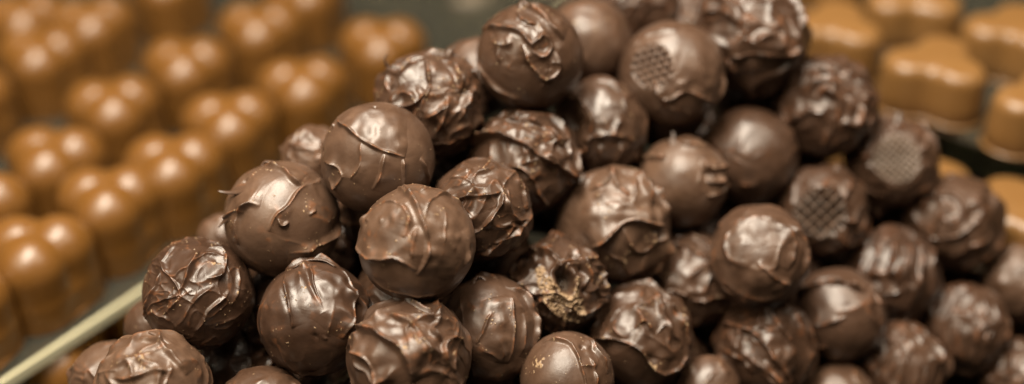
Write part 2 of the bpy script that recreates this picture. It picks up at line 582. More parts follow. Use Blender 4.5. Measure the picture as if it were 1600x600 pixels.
def sp_hero(s):
    s.S([(-.16, .97), (.02, .62), (.14, .2), (.16, -.15), (.0, -.5)], .085, .03, .35, .15, .6)
    s.S([(-.2, .1), (-.1, .45), (-.35, .68), (-.7, .58), (-.95, .2)], .07, .03, .22, .15, .5)
    s.S([(-.98, .05), (-.85, -.12), (-.6, -.2), (-.3, -.22), (.0, -.42)], .075, .028, .16, .2, .5)
    s.S([(.1, .25), (.2, .62), (.5, .78), (.85, .5)], .055, .025, .18, .2, .4)
    s.S([(.75, .2), (.85, -.1), (.75, -.5)], .05, .03, .3, .3, .4)
    s.S([(-.75, -.55), (-.2, -.85), (.4, -.8)], .05, .03, .3, .3, .4)
    s.S([(-.3, .95), (-.05, .8), (.25, .9)], .06, .03, .15)
    s.S([(.0, .3), (-.05, 0), (-.1, -.25)], .05, .03, .14)
    for u, v, q, a in ((-.78, .42, .05, .03), (-.58, .42, .06, .03), (-.42, .36, .09, -.035), (-.35, -.25, .04, .025), (.7, .05, .06, .02), (.62, -.1, .05, .018)):
        s.bump(u, v, q, a)
    s.S([(.45, .62), (.5, .2), (.35, -.3)], .035, .05, .3, .35, .1)
    s.folds(.022, 1.6, None, 0, 2.2)
    s.fin = dict(lump=.024, crumbs=-.03, micro=.8)

def sp_crinkle(s):
    z = s.zone([(.55, .35, .75)])
    s.scoops(36, .05, .045, z)
    s.S([(-.9, .62), (-.42, .4), (-.06, .06), (.08, -.35)], .11, .04, .32, .15, .5)
    s.S([(-.4, .7), (.08, .5), (.24, .2)], .09, .035, .16)
    s.S([(.4, .92), (.5, .57), (.38, .4), (.55, .15)], .1, .03, .12)
    s.S([(.08, .38), (.24, .15), (.3, -.15)], .09, .035, .14)
    s.S([(.97, .0), (.67, .25), (.5, .05), (.7, -.25)], .1, .03, .14)
    s.S([(-.92, .3), (-.62, .0), (-.45, -.45)], .08, .04, .32)
    s.S([(-.2, .95), (.2, .85), (.45, .7)], .06, .03, .15)
    s.random_strokes(6, .05, mask=lambda p: p[0] > -.1)
    s.folds(.10, 2.3, None, 0, 2.4, ((-.6, .6, 0), .45)); s.folds(.05, 4.2, z, 1)
    s.fin = dict(lump=.03, crumbs=.04)

def sp_scallop(s):
    z = s.zone([(-.1, .75, .6)])
    s.scoops(30, .04, .04, z)
    s.S([(-.95, .05), (-.5, .2), (0, .28), (.45, .36)], .075, .028, .25, .15, .6)
    s.S([(.42, .42), (.3, -.05), (-.05, -.42), (-.55, -.55)], .075, .028, .25, .15, .6)
    s.S([(.45, .32), (.52, 0), (.8, -.4)], .06, .03, .2)
    s.S([(.97, .0), (.65, -.42), (.25, -.65)], .09, .03, .18)
    s.S([(-.45, .2), (-.35, -.1), (-.5, -.42)], .06, .03, .16)
    s.S([(.75, .6), (.85, .2), (.9, -.1)], .06, .03, .14)
    s.S([(.6, -.3), (.3, -.7), (-.1, -.85)], .07, .03, .2)
    s.random_strokes(6, .045, flow=R(50), spread=.4)
    s.folds(.085, 2.2); s.folds(.045, 4.2, None, 1)
    s.fin = dict(crumbs=.05)

def sp_swoop(s):
    z = s.zone([(.25, .55, .75)])
    s.scoops(44, .05, .05, z)
    s.S([(-.97, .2), (-.62, .47), (.08, .25), (.58, -.1), (.97, -.3)], .15, .028, .32, .12, 1.1)
    s.S([(-.4, .75), (.08, .72), (.45, .5), (.66, .2)], .11, .03, .18, .15, .9)
    s.S([(-.3, -.08), (0, -.1), (.25, -.5), (.5, -.85)], .09, .03, .25, .2, .6)
    s.S([(.3, .2), (.5, -.05), (.55, -.3)], .06, .03, .12)
    s.S([(.55, .0), (.75, -.2), (.8, -.45)], .07, .03, .12)
    s.S([(-.6, .7), (-.2, .95), (.3, .95)], .06, .03, .15)
    s.S([(-.8, -.1), (-.4, -.3), (-.1, -.8)], .04, .04, .25)
    s.random_strokes(6, .06, mask=lambda p: p[1] > .1)
    s.folds(.10, 2.5, z); s.folds(.05, 2.4, None, 1)
    s.fin = dict(crumbs=.07)

def sp_fold(s):
    s.S([(-.32, -.4), (.02, -.06), (.42, .1), (.85, .02)], .13, .03, .32, .12, 1.0)
    s.bump(.45, -.38, .3, -.10)
    s.S([(.1, -.97), (.5, -.9), (.8, -.5), (.9, -.05)], .10, .03, .15, .15, .6)
    s.S([(.18, -.02), (.4, -.35), (.62, -.32), (.72, -.05)], .08, .03, .14)
    s.S([(-.05, -.45), (.2, -.55), (.35, -.8)], .07, .03, .14)
    for a in ([(-.62, .6), (-.4, .85)], [(-.15, .95), (.05, .65), (.3, .45)], [(.25, .92), (.45, .62), (.6, .3)], [(.6, .72), (.78, .42), (.9, .15)], [(-.4, .55), (-.15, .65), (.0, .85)]):
        s.S(a, .085, .035, .16, .3, .5)
    s.S([(-.6, .1), (-.2, .3), (.2, .3)], .03, .05, .25)
    s.random_strokes(3, .045, mask=lambda p: p[1] > .3)
    s.folds(.08, 2.3, s.zone([(.2, .75, .7), (.6, -.4, .5)])); s.folds(.04, 4.0, s.zone([(.3, .7, .7)]), 1)
    s.fin = dict(lump=.026, crumbs=.07)

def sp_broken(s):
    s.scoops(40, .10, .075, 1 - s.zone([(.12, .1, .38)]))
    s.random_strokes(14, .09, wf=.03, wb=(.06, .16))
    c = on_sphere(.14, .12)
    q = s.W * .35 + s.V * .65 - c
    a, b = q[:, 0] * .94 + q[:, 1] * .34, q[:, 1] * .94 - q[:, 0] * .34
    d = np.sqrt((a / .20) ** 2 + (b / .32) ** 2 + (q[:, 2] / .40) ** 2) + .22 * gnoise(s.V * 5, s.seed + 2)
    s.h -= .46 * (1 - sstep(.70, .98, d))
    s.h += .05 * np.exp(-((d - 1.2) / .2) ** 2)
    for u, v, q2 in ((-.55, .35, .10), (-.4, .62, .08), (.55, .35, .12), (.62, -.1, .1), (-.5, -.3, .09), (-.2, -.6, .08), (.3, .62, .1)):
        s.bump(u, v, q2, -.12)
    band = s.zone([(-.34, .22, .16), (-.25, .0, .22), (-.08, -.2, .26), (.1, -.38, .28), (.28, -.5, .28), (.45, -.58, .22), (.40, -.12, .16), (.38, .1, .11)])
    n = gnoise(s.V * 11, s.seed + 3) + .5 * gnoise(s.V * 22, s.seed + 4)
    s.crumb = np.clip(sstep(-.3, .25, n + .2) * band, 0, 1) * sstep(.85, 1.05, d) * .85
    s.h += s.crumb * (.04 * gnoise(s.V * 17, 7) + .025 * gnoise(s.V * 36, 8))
    s.dust = .45 * (1 - sstep(.6, .9, d))  # greyish pale colour on the hole's inner wall
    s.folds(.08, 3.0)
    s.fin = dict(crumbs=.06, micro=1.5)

def sp_egg(s):
    s.S([(.3, -.6), (.45, -.1), (.42, .25), (.36, .6)], .07, .024, .5, .15, .5)
    s.S([(.3, .78), (.66, .62), (.86, .2), (.8, -.35)], .09, .028, .2, .2, .7)
    s.S([(.06, .32), (-.14, .02), (-.3, -.22)], .06, .025, .05, .3, .5)
    s.S([(.62, .3), (.66, -.1), (.55, -.5)], .05, .03, .15)
    s.S([(-.4, .92), (-.1, .97), (.2, .9)], .07, .03, .12)
    s.S([(-.6, .6), (-.5, .2), (-.6, -.3)], .02, .05, .2)
    s.folds(.05, 2.0, None, 0, 2.6, ((0, 1, 0), .6))
    s.scale = (.97, 1.06, 1); s.fin = dict(lump=.018, crumbs=.07)

def sp_rosette(s):
    s.S([(-.93, -.08), (-.42, -.05), (-.1, -.14), (.2, -.42), (.55, -.56), (.9, -.1)], .13, .03, .26, .1, .9)
    s.S([(-.15, .15), (.08, .3), (.26, .0)], .06, .028, .14)
    s.S([(.24, .05), (.45, .25), (.56, -.15)], .06, .028, .14)
    s.S([(.3, .82), (.6, .5), (.82, .1)], .08, .028, .14)
    s.S([(-.4, .92), (.0, .98), (.55, .75)], .09, .028, .14)
    s.S([(.1, .95), (.35, .6), (.5, .35)], .07, .028, .12)
    s.S([(-.45, .35), (-.4, .1), (-.2, .0)], .06, .028, .12)
    s.S([(-.7, .3), (-.65, .0), (-.5, -.1)], .06, .028, .12)
    s.S([(.7, .5), (.85, .2), (.9, -.1)], .07, .028, .12)
    s.random_strokes(6, .05, flow=R(80), spread=.3, mask=lambda p: p[1] > .2)
    s.folds(.09, 2.6, 1 - sstep(.1, -.5, s.V[:, 1]))
    s.fin = dict(crumbs=.05)

def sp_cracked(s):
    s.S([(-.55, .72), (0, .76), (.24, .42), (.36, 0), (.40, -.4)], .06, .02, .3, .15, .5)
    s.S([(.3, .92), (.6, .55), (.82, .1)], .07, .025, .14)
    s.S([(.45, .5), (.6, .2), (.62, -.2)], .06, .025, .1)
    s.bump(.28, .66, .06, -.06); s.bump(.5, .62, .09, -.04)
    s.crumb = .9 * s.zone([(-.6, .35, .22)]) * sstep(-.1, .3, gnoise(s.V * 12, 5))
    s.folds(.05, 2.2, s.zone([(.7, .4, .6)]))
    s.fin = dict(lump=.015, crumbs=.07, micro=.7)

def sp_print_top(s):
    s.grid_print(-.42, .13, .46, .15, .075, R(-20))
    s.S([(-.3, -.1), (-.12, -.42), (.2, -.32), (.55, -.38), (.9, -.42)], .075, .028, .4, .15, .6)
    s.S([(.1, -.15), (-.08, -.5), (.3, -.62), (.7, -.65)], .06, .03, .15)
    s.S([(-.85, .3), (-.5, .68), (.05, .8)], .03, .03, .25)
    s.S([(.93, .1), (.9, -.2), (.75, -.55)], .06, .03, .12)
    s.folds(.05, 2.2, s.zone([(.2, -.6, .6)]))
    s.fin = dict(lump=.018)

def sp_hollow(s):
    s.bump(-.6, -.02, .34, -.30)
    s.S([(-.35, -.7), (-.18, -.2), (-.22, .3), (-.7, .68)], .09, .03, .3, .15, .4)
    s.S([(-.2, -.25), (.2, -.12), (.75, -.3)], .07, .03, .3)
    s.S([(.0, -.4), (.1, -.7)], .07, .03, .12); s.S([(.4, -.3), (.35, -.75)], .07, .03, .12)
    s.S([(-.3, .9), (.2, .85), (.6, .6)], .05, .03, .2)
    s.random_strokes(5, .05, mask=lambda p: p[1] < -.1)
    s.folds(.07, 2.4)
    s.fin = dict(crumbs=.08)

def sp_pale(s):
    s.S([(-.95, .5), (-.6, .45), (-.35, .5)], .09, .03, .3, .2, .8)
    s.S([(.35, .45), (.6, .35), (.92, .4)], .10, .03, .2)
    s.S([(.5, .1), (.75, .1), (.95, .2)], .09, .03, .14)
    s.S([(.55, -.25), (.8, -.15), (.95, .0)], .08, .03, .14)
    s.S([(-.4, .85), (.0, .8), (.5, .75)], .06, .03, .15)
    s.bump(.5, .25, .08, -.06)
    s.folds(.08, 2.6, s.zone([(.8, .2, .6), (0, .9, .4)]))
    s.fin = dict(lump=.02, crumbs=.02)

def sp_creamy(s):
    s.S([(-.75, -.35), (-.3, -.28), (.1, -.38), (.45, -.3), (.9, -.22)], .11, .03, .4, .15, .9)
    s.S([(-.6, .6), (-.1, .6), (.3, .4)], .07, .035, .18)
    s.S([(-.2, .9), (.2, .75), (.55, .55)], .08, .03, .15)
    s.S([(.5, .6), (.75, .3), (.85, .0)], .08, .03, .15)
    s.S([(.3, .1), (.6, .0), (.8, -.1)], .05, .03, .15)
    s.random_strokes(4, .05, mask=lambda p: p[1] < -.2)
    s.folds(.09, 2.2)
    s.fin = dict(lump=.025, crumbs=.03)

def sp_dome(s):
    z = s.zone([(-.5, -.1, .5)])
    s.scoops(30, .02, .018, z)
    s.random_strokes(6, .04, mask=lambda p: p[1] < .35)
    s.folds(.025, 2.4)
    s.fin = dict(lump=.022)

def sp_eye(s):
    s.S([(.55, -.2), (.62, .3), (.2, .68), (-.35, .65), (-.62, .2), (-.5, -.2)], .07, .04, .3, .15, .4)
    s.S([(.65, -.5), (.3, -.38), (-.05, -.1)], .09, .04, .3, .3, .5)
    s.S([(.5, .7), (.85, .3), (.85, -.3)], .08, .03, .2)
    s.S([(-.85, -.35), (-.4, -.75), (.2, -.85)], .06, .03, .25)
    s.bump(-.1, .3, .3, -.03)
    s.folds(.06, 2.0, 1 - s.zone([(-.1, .3, .55)]))
    s.fin = dict(lump=.02)

def sp_dark_top(s):
    z = s.zone([(.2, .45, .8)])
    s.scoops(26, .05, .05, z)
    s.S([(-.97, -.2), (-.5, -.3), (.1, -.28), (.55, -.2), (.85, .05)], .13, .03, .35, .1, .9)
    s.S([(-.85, .3), (-.5, .35), (-.2, .15)], .1, .03, .2)
    s.random_strokes(8, .07, mask=lambda p: p[1] > -.1)
    s.folds(.12, 2.2); s.folds(.06, 4, None, 1)
    s.fin = dict(lump=.03)

def sp_whorl(s):
    for k in range(4):
        q = .25 + .2 * k
        s.S([(-q, .1), (-q * .5, .6 * q + .2), (q * .6, .5 * q + .15), (q, -.15), (q * .5, -.6 * q)], .08, .03, .14)
    s.random_strokes(6, .07)
    s.folds(.11, 2.2); s.folds(.06, 4, None, 1)
    s.fin = dict(lump=.03)

def sp_print_low(s):
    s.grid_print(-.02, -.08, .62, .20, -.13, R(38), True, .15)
    s.random_strokes(9, .08, mask=lambda p: p[1] > .45 or p[0] > .65)
    s.folds(.10, 2.6, 1 - s.zone([(-.02, -.08, .66)]))
    s.fin = dict()

def sp_print_far(s):
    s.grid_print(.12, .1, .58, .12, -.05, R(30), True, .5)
    s.S([(-.6, .75), (-.5, .2), (-.55, -.3)], .1, .03, .2)
    s.random_strokes(8, .08, mask=lambda p: p[1] > .55 or p[1] < -.5)
    s.folds(.10, 2.6, 1 - s.zone([(.12, .1, .62)]))
    s.fin = dict()

def sp_striped(s):
    s.scoops(22, .05, .045, s.zone([(-.2, .5, .7)]), ((0, 1, 0), .5))
    for u in (-.55, -.3, -.02, .25, .5, .75):
        s.S([(u * .8, .85), (u, .3), (u * 1.05, -.35)], .08, .03, .13, .3, .4)
    s.S([(-.5, -.25), (-.1, -.35), (.2, -.2)], .08, .03, .2)
    s.folds(.10, 2.6, None, 0, 2.4, ((0, 1, 0), .6))
    s.fin = dict()

def sp_coil(s):
    s.S([(-.6, .0), (-.5, .4), (-.1, .5), (.15, .2), (-.1, -.05), (-.35, .1)], .09, .035, .14, .1)
    s.S([(-.8, -.3), (-.2, -.35), (.3, -.1), (.5, .4)], .09, .035, .2)
    s.S([(.0, -.7), (.4, -.4), (.8, -.1)], .09, .035, .18)
    s.random_strokes(6, .06)
    s.folds(.11, 2.2)
    s.fin = dict(lump=.03)

def sp_smile(s):
    s.S([(-.9, .2), (-.5, .52), (.0, .66), (.5, .55)], .14, .035, .3, .2, .9)
    s.S([(-.6, -.35), (-.2, -.2), (.18, -.02)], .06, .03, .06, .2, .4)
    s.S([(.5, .75), (.8, .3), (.85, -.2)], .06, .03, .2)
    s.S([(-.6, -.6), (-.35, -.7), (-.1, -.65)], .07, .04, .1)
    s.folds(.04, 2.0)
    s.fin = dict(lump=.018)

def sp_brushed(s):
    s.random_strokes(26, .055, flow=R(100), spread=.2, length=(.5, 1.0), wb=(.05, .12), curve=.3)
    s.scoops(40, .03, .03, s.zone([(-.2, .6, .6)]))
    s.folds(.07, 3.5, None, 0, 2.4, ((0, 1, 0), .75))
    s.fin = dict()

def sp_shards(s):
    s.S([(-.8, .35), (-.3, .3), (.1, .05), (.35, -.3)], .12, .03, .3, .1, .9)
    s.S([(-.2, .8), (.2, .5), (.5, .1)], .1, .03, .16)
    s.S([(.1, .9), (.5, .65), (.8, .3)], .09, .03, .16)
    s.S([(-.9, -.1), (-.4, -.2), (-.1, -.5)], .09, .03, .2)
    s.S([(.0, -.4), (.3, -.55), (.6, -.5)], .09, .03, .2)
    s.random_strokes(8, .07, flow=R(-40), spread=.3)
    s.folds(.11, 2.6, None, 0, 2.4, ((.7, -.7, 0), .6)); s.folds(.05, 4, None, 1)
    s.fin = dict(lump=.03)

def sp_flutes(s):
    s.random_strokes(18, .07, flow=R(88), spread=.2, length=(.6, 1.2), wb=(.07, .16), curve=.4)
    s.scoops(40, .03, .03, s.zone([(0, .8, .6)]))
    s.folds(.09, 3.2, None, 0, 2.4, ((0, 1, 0), .75))
    s.fin = dict()

def rough(n=14, A=.07, flow=None, sc=.04):
    def f(s):
        s.scoops(30, sc, sc, s.zone(noise=-.1))
        s.random_strokes(n, A, flow)
        s.folds(.10, 2.4); s.folds(.05, 4.2, None, 1)
        s.fin = dict(crumbs=.04)
    return f

def smooth(n=3, A=.04, lump=.02):
    def f(s):
        s.random_strokes(n, A)
        s.folds(A, 2.0)
        s.fin = dict(lump=lump, crumbs=.02, micro=.7)
    return f

def sp_corner(s):
    s.S([(-.1, .9), (.25, .75), (.45, .4), (.6, .1)], .09, .03, .2, .2, .7)
    s.S([(-.7, .3), (-.3, .25), (.0, .3), (.3, .15)], .07, .03, .2)
    s.scoops(24, .04, .035, s.zone([(-.1, .6, .6)]))
    s.random_strokes(5, .05)
    s.folds(.08, 2.4)
    s.fin = dict(crumbs=.1, lump=.03)

G = 'dark chocolate truffles in the heaped pile'
TRUFFLES = [
 ('smooth_cap', (-.0345, .3111, .0972), .01463, sp_smooth_cap, 8, M_MILK, 'truffle with a smooth glossy cap whose curved edge overhangs darker drips'),
 ('shaggy_left', (-.0220, .3360, .0987), .01457, sp_shaggy, 8, M_DARK, 'shaggy jagged truffle just behind the smooth capped one on the left slope'),
 ('top_curl', (.0049, .3435, .1094), .01459, sp_top_curl, 8, M_DARK, 'round truffle near the top edge, a curl on its crown and a crumpled patch below'),
 ('spike', (-.0599, .3065, .0814), .01499, sp_spike, 8, M_MILK, 'matt truffle on the left slope with thin spikes sticking out towards the bonbons'),
 ('net', (-.0805, .2919, .0681), .01413, sp_net, 8, M_DARK, 'truffle beside the glass edge covered in a net of fine raised ridges'),
 ('slit', (-.0499, .2848, .0659), .01427, sp_slit, 8, M_DARK, 'smooth truffle with a deep vertical slit and bright streaks down its front'),
 ('hero', (-.0235, .2874, .0871), .01437, sp_hero, 8, M_MILK, 'big glossy truffle in the middle front with broad swirled folds meeting in a ridge'),
 ('crinkle', (-.0252, .2709, .0639), .01495, sp_crinkle, 8, M_MILK, 'lumpy crinkled truffle in front at the bottom, below the swirled glossy one'),
 ('scallop', (-.0080, .3077, .0836), .01298, sp_scallop, 8, M_DARK, 'truffle with overlapping scalloped flaps, right of the swirled glossy one'),
 ('swoop', (.0038, .3302, .0844), .01451, sp_swoop, 8, M_DARK, 'wavy truffle with one long overhanging lip sweeping across its dark front'),
 ('fold', (.0278, .3247, .0671), .01628, sp_fold, 8, M_MILK, 'large truffle with a smooth shoulder folding over a dark hollow at lower right'),
 ('broken', (.0124, .3041, .0616), .01228, sp_broken, 8, M_DARK, 'broken truffle with a hole in its front and tan crumbs round the hole'),
 ('egg', (-.0056, .2896, .0582), .01327, sp_egg, 8, M_MILK, 'egg shaped smooth truffle with vertical seams, left of the broken one'),
 ('rosette', (.0348, .3026, .0454), .01391, sp_rosette, 8, M_DARK, 'truffle with a frilled skirt of chocolate round a plain dark lower half'),
 ('cracked', (.0140, .2781, .0516), .01207, sp_cracked, 8, M_MILK, 'smooth truffle cut by the bottom edge, a curved crack on it, below the broken one'),
 ('print_top', (0.0454, 0.3566, 0.0973), 0.01507, sp_print_top, 8, M_MILK, 'smooth truffle near the top with a honeycomb print pressed into its left face'),
 ('hollow', (0.0249, 0.3469, 0.0860), 0.01337, sp_hollow, 7, M_DARK, 'truffle with a dark caved-in left side, below the honeycomb printed one'),
 ('pale_smooth', (0.0481, 0.3382, 0.0726), 0.01282, sp_pale, 7, M_MILK, 'pale smooth truffle with a ragged right edge, under the honeycomb printed one'),
 ('creamy', (0.0511, 0.3266, 0.0473), 0.01350, sp_creamy, 7, M_MILK, 'pale truffle with a creamy top layer ending in a torn edge over a dark base'),
 ('dome', (0.0691, 0.3537, 0.0717), 0.01444, sp_dome, 7, M_DARK, 'smooth round reddish truffle with only faint wrinkles, left of a dark gap'),
 ('eye', (.0676, .3169, .0623), 0.01373, sp_eye, 7, M_MILK, 'truffle with a shiny oval plate ringed by a raised rim'),
 ('dark_top', (.0695, .3730, .1007), 0.01641, sp_dark_top, 7, M_DARK, 'large rough truffle at the top edge in front of the golden pralines'),
 ('whorl', (.0926, .3656, .0813), 0.01461, sp_whorl, 7, M_DARK, 'blurred whorled truffle on the right slope below the large rough top one'),
 ('print_low', (.0904, .3453, .0585), 0.01288, sp_print_low, 8, M_DARK, 'truffle with a coarse square grid pressed into its front'),
 ('print_far', (.1135, .3615, .0647), 0.01320, sp_print_far, 8, M_DARK, 'truffle with a pale flat disc of fine grid, touching the golden pralines behind'),
 ('striped', (.1119, .3386, .0394), 0.01442, sp_striped, 7, M_DARK, 'blurred truffle with thick vertical ribs, right of the coarse grid one'),
 ('coil', (.1334, .3554, .0474), 0.01414, sp_coil, 7, M_DARK, 'blurred truffle with coiled ridges on the right slope below the golden pralines'),
 ('smile', (.0930, .3209, .0388), 0.01334, sp_smile, 7, M_MILK, 'smooth truffle with a curved brow of chocolate shading its plain front'),
 ('brushed', (.1343, .3317, .0256), 0.01269, sp_brushed, 7, M_DARK, 'blurred truffle brushed with fine upright lines in the lower right'),
 ('shards', (.0705, .3095, .0357), 0.01384, sp_shards, 7, M_DARK, 'truffle of jagged slanting shards at the bottom, left of the browed smooth one'),
 ('flutes', (.1129, .3184, .0220), 0.01241, sp_flutes, 7, M_DARK, 'fluted blurred truffle cut by the bottom edge in the lower right'),
 ('edge_a', (.1545, .3477, .0303), 0.01139, smooth(6, .06), 6, M_MILK, 'blurred pale truffle at the right edge of the picture, half cut off'),
 ('edge_b', (.1515, .3245, .0125), 0.01159, rough(), 6, M_DARK, 'small blurred truffle in the bottom right corner'),
 ('low_a', (.0535, .2966, .0326), .00874, smooth(6, .06), 6, M_MILK, 'small shiny truffle peeping over the bottom edge beside the frilled one'),
 ('low_b', (.0919, .3056, .0186), 0.01177, smooth(3, .05), 6, M_MILK, 'top of a smooth truffle just above the bottom edge, below the browed one'),
 ('back_smooth', (0.0219, 0.3698, 0.1002), 0.01301, smooth(1, .02), 6, M_MILK, 'plain smooth tan truffle half hidden behind the curl topped one'),
 ('top_dark', (0.0365, 0.3990, 0.0992), 0.01419, rough(14, .08), 7, M_DARK, 'rough dark truffle cut by the top edge behind the honeycomb printed one'),
 ('corner', (-.0887, .2688, .0568), .01362, sp_corner, 7, M_MILK, 'truffle in the bottom left of the pile with a crumbly ridge along its crown'),
 ('corner_back', (-.1049, .2847, .0459), .01002, smooth(6, .07), 6, M_MILK, 'pale truffle lowest at the pile\'s left foot, half hidden by the crumbly ridged one'),
 ('low_c', (-.0622, .2687, .0491), .01122, smooth(7, .07), 6, M_DARK, 'reddish truffle barely rising over the bottom edge, below the slit one'),
 ('peek_left', (-.0540, .3315, .0846), .00876, rough(10, .08), 6, M_MILK, 'ridged truffle peeping out between the spiked one and the smooth capped one'),
 ('peek_low', (-.0960, .3000, .0512), .00772, smooth(2, .03), 6, M_DARK, 'smooth sliver of truffle showing left behind the ridge-netted one'),
 ('peek_mid', (-.0802, .3238, .0635), .00674, smooth(3, .06), 6, M_MILK, 'small sliver of truffle behind the left flank of the spiked one'),
 ('peek_top', (-.0100, .3579, .0953), .01132, smooth(4, .05), 6, M_MILK, 'brown truffle in the gap behind the shaggy and the curl topped ones'),
]
BODY = {}
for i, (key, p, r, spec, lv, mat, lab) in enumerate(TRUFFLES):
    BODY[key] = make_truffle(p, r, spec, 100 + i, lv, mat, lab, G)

FILL = [(-0.0666,0.3296,0.0107,0.0118),(-.0735,.2985,.0380,.0123),(-.0900,.2750,.0140,.0130),(-.0420,.2800,.0130,.0125),(-.0740,.2720,.0370,.0110),(-0.0361,0.2828,0.0351,0.01327),(-0.0001,0.2816,0.0196,0.01230),(-0.0284,0.2991,0.0618,0.01236),(-0.0866,0.2901,0.0288,0.01268),(0.0710,0.2949,0.0153,0.01284),(-0.0456,0.2598,0.0317,0.01256),(-0.1046,0.2652,0.0164,0.01232),(-0.0616,0.2692,0.0163,0.01204),(0.0252,0.2663,0.0147,0.01214),(0.0375,0.2888,0.0183,0.01294),(-.0600,.2830,.0250,.0128),(-0.0771,0.2535,0.0277,0.01300),(-0.0193,0.2661,0.0126,0.01306),(-0.0077,0.3185,0.0608,0.01265),(0.0123,0.2998,0.0332,0.01193),(0.0445,0.3617,0.0841,0.01230),(-0.0151,0.2670,0.0378,0.01254),(0.0442,0.3145,0.0246,0.01276),(-0.0349,0.3248,0.0742,0.01258),(0.0805,0.3442,0.0359,0.01335),(-0.0615,0.3054,0.0531,0.01255),(0.0888,0.3285,0.0142,0.01276),(-0.0125,0.2976,0.0358,0.01229),(0.0854,0.3727,0.0549,0.01268),(-0.0143,0.3413,0.0686,0.01262),(0.1334,0.3574,0.0134,0.01256),(0.0178,0.3259,0.0363,0.01200),(0.0091,0.3468,0.0630,0.01184),(0.1017,0.3613,0.0342,0.01189),(0.1078,0.3452,0.0127,0.01330),(0.0751,0.3843,0.0756,0.01280),(0.1175,0.3769,0.0446,0.01227),(0.0585,0.3520,0.0470,0.01253),(-0.0387,0.3079,0.0274,0.01234),(0.0031,0.3757,0.0871,0.01278),(0.0332,0.3577,0.0573,0.01263),(-0.0529,0.3288,0.0570,0.01236),(-0.0077,0.3114,0.0157,0.01304),(-.0836,.3230,.0460,.0125),(-0.0076,0.3299,0.0372,0.01313),(0.0575,0.3989,0.0898,0.01264),(0.0574,0.3388,0.0238,0.01211),(0.0572,0.3767,0.0593,0.01256),(0.0196,0.3165,0.0113,0.01228),(0.1349,0.3804,0.0292,0.01183),(-0.0310,0.3229,0.0468,0.01335),(-0.1083,0.3014,0.0214,0.01337),(0.1524,0.3771,0.0132,0.01300),(0.0392,0.3840,0.0767,0.01221)]
protos = [make_truffle((0, .3, .05), .0125, rough(9, .06) if q % 2 else smooth(5, .05), 300 + q, 6, M_DARK,
                       'dark truffle buried in shadow in a gap between the front ones', 'shadowed truffles inside the pile') for q in range(4)]
rr = random.Random(4)
for i, (x, y, z, r) in enumerate(FILL):
    if i < 4: o = protos[i]
    else:
        o = protos[i % 4].copy(); COL.objects.link(o)
    o.location = (x, y, z)
    o.scale = (r / .0125,) * 3
    o.rotation_euler = (rr.uniform(-.6, .6), rr.uniform(-.6, .6), rr.uniform(0, 6.28)) if i >= 4 else (0, 0, 0)

TD = {t[0]: (t[1], t[2]) for t in TRUFFLES}
def shard(key, name, pts, radii, flat=.4):
    p, r = TD[key]
    return curl(BODY[key], name, pts, radii, r, p, BODY[key].data.materials[0], flat)

shard('spike', 'chocolate_spike', [(-.45, .55, .70), (-.70, .54, .52), (-.88, .56, .42), (-1.02, .60, .38)], [.04, .045, .03, .012])
shard('spike', 'chocolate_spike', [(-.72, .18, .66), (-.93, .10, .45), (-1.07, -.02, .36)], [.05, .05, .012])
shard('spike', 'chocolate_flake', [(-.28, .90, .2), (-.18, 1.02, .18), (.05, .95, .3), (.2, .75, .6)], [.03, .06, .06, .02])
shard('top_curl', 'chocolate_curl', [(-.2, .86, .4), (-.16, 1.02, .32), (-.02, .96, .4), (.12, .82, .6)], [.05, .05, .05, .02])
shard('shaggy_left', 'chocolate_spike', [(-.72, .68, .2), (-.82, .86, .2), (-.76, .98, .22)], [.06, .045, .03])
shard('shaggy_left', 'chocolate_spike', [(.36, .85, .3), (.42, 1.02, .28), (.52, 1.06, .3)], [.07, .06, .02])
shard('shaggy_left', 'chocolate_spike', [(.75, .62, .3), (.9, .64, .3), (1.0, .58, .28)], [.05, .045, .02])
shard('pale_smooth', 'chocolate_spike', [(-.3, .85, .45), (-.28, 1.0, .4), (-.3, 1.1, .38)], [.06, .04, .012])
shard('print_far', 'chocolate_spike', [(.02, .8, .5), (-.02, 1.02, .42), (.0, 1.14, .4)], [.1, .08, .02])
shard('egg', 'chocolate_curl', [(-.35, .88, .4), (-.25, 1.03, .35), (-.1, 1.0, .38), (-.02, .86, .5)], [.05, .05, .05, .02])
shard('rosette', 'chocolate_flake', [(-.3, .85, .4), (-.05, 1.02, .3), (.3, .95, .3), (.55, .78, .4)], [.03, .06, .06, .02])
shard('corner', 'chocolate_flake', [(-.1, .85, .4), (.12, .98, .35), (.35, .78, .55), (.55, .5, .7)], [.03, .08, .07, .03])
shard('slit', 'chocolate_flake', [(-.3, .92, .3), (-.05, 1.03, .25), (.25, 1.0, .25), (.45, .86, .35)], [.03, .05, .05, .02])

# ------------------------------------------------------------------ trefoil bonbons on the left
def plate(outline, levels):
    n = len(outline); v, f = [], []
    o = np.array(outline)
    ln = np.linalg.norm(o, axis=1)[:, None]
    for off, z in levels:
        q = o * (1 + off / ln) if off is not None else o * .02
        v += [(x, y, z) for x, y in q]
    m = len(levels)
    for i in range(m - 1):
        for j in range(n):
            f.append((i * n + j, i * n + (j + 1) % n, (i + 1) * n + (j + 1) % n, (i + 1) * n + j))
    f.append(tuple(range(n))[::-1]); f.append(tuple((m - 1) * n + j for j in range(n)))
    return v, f

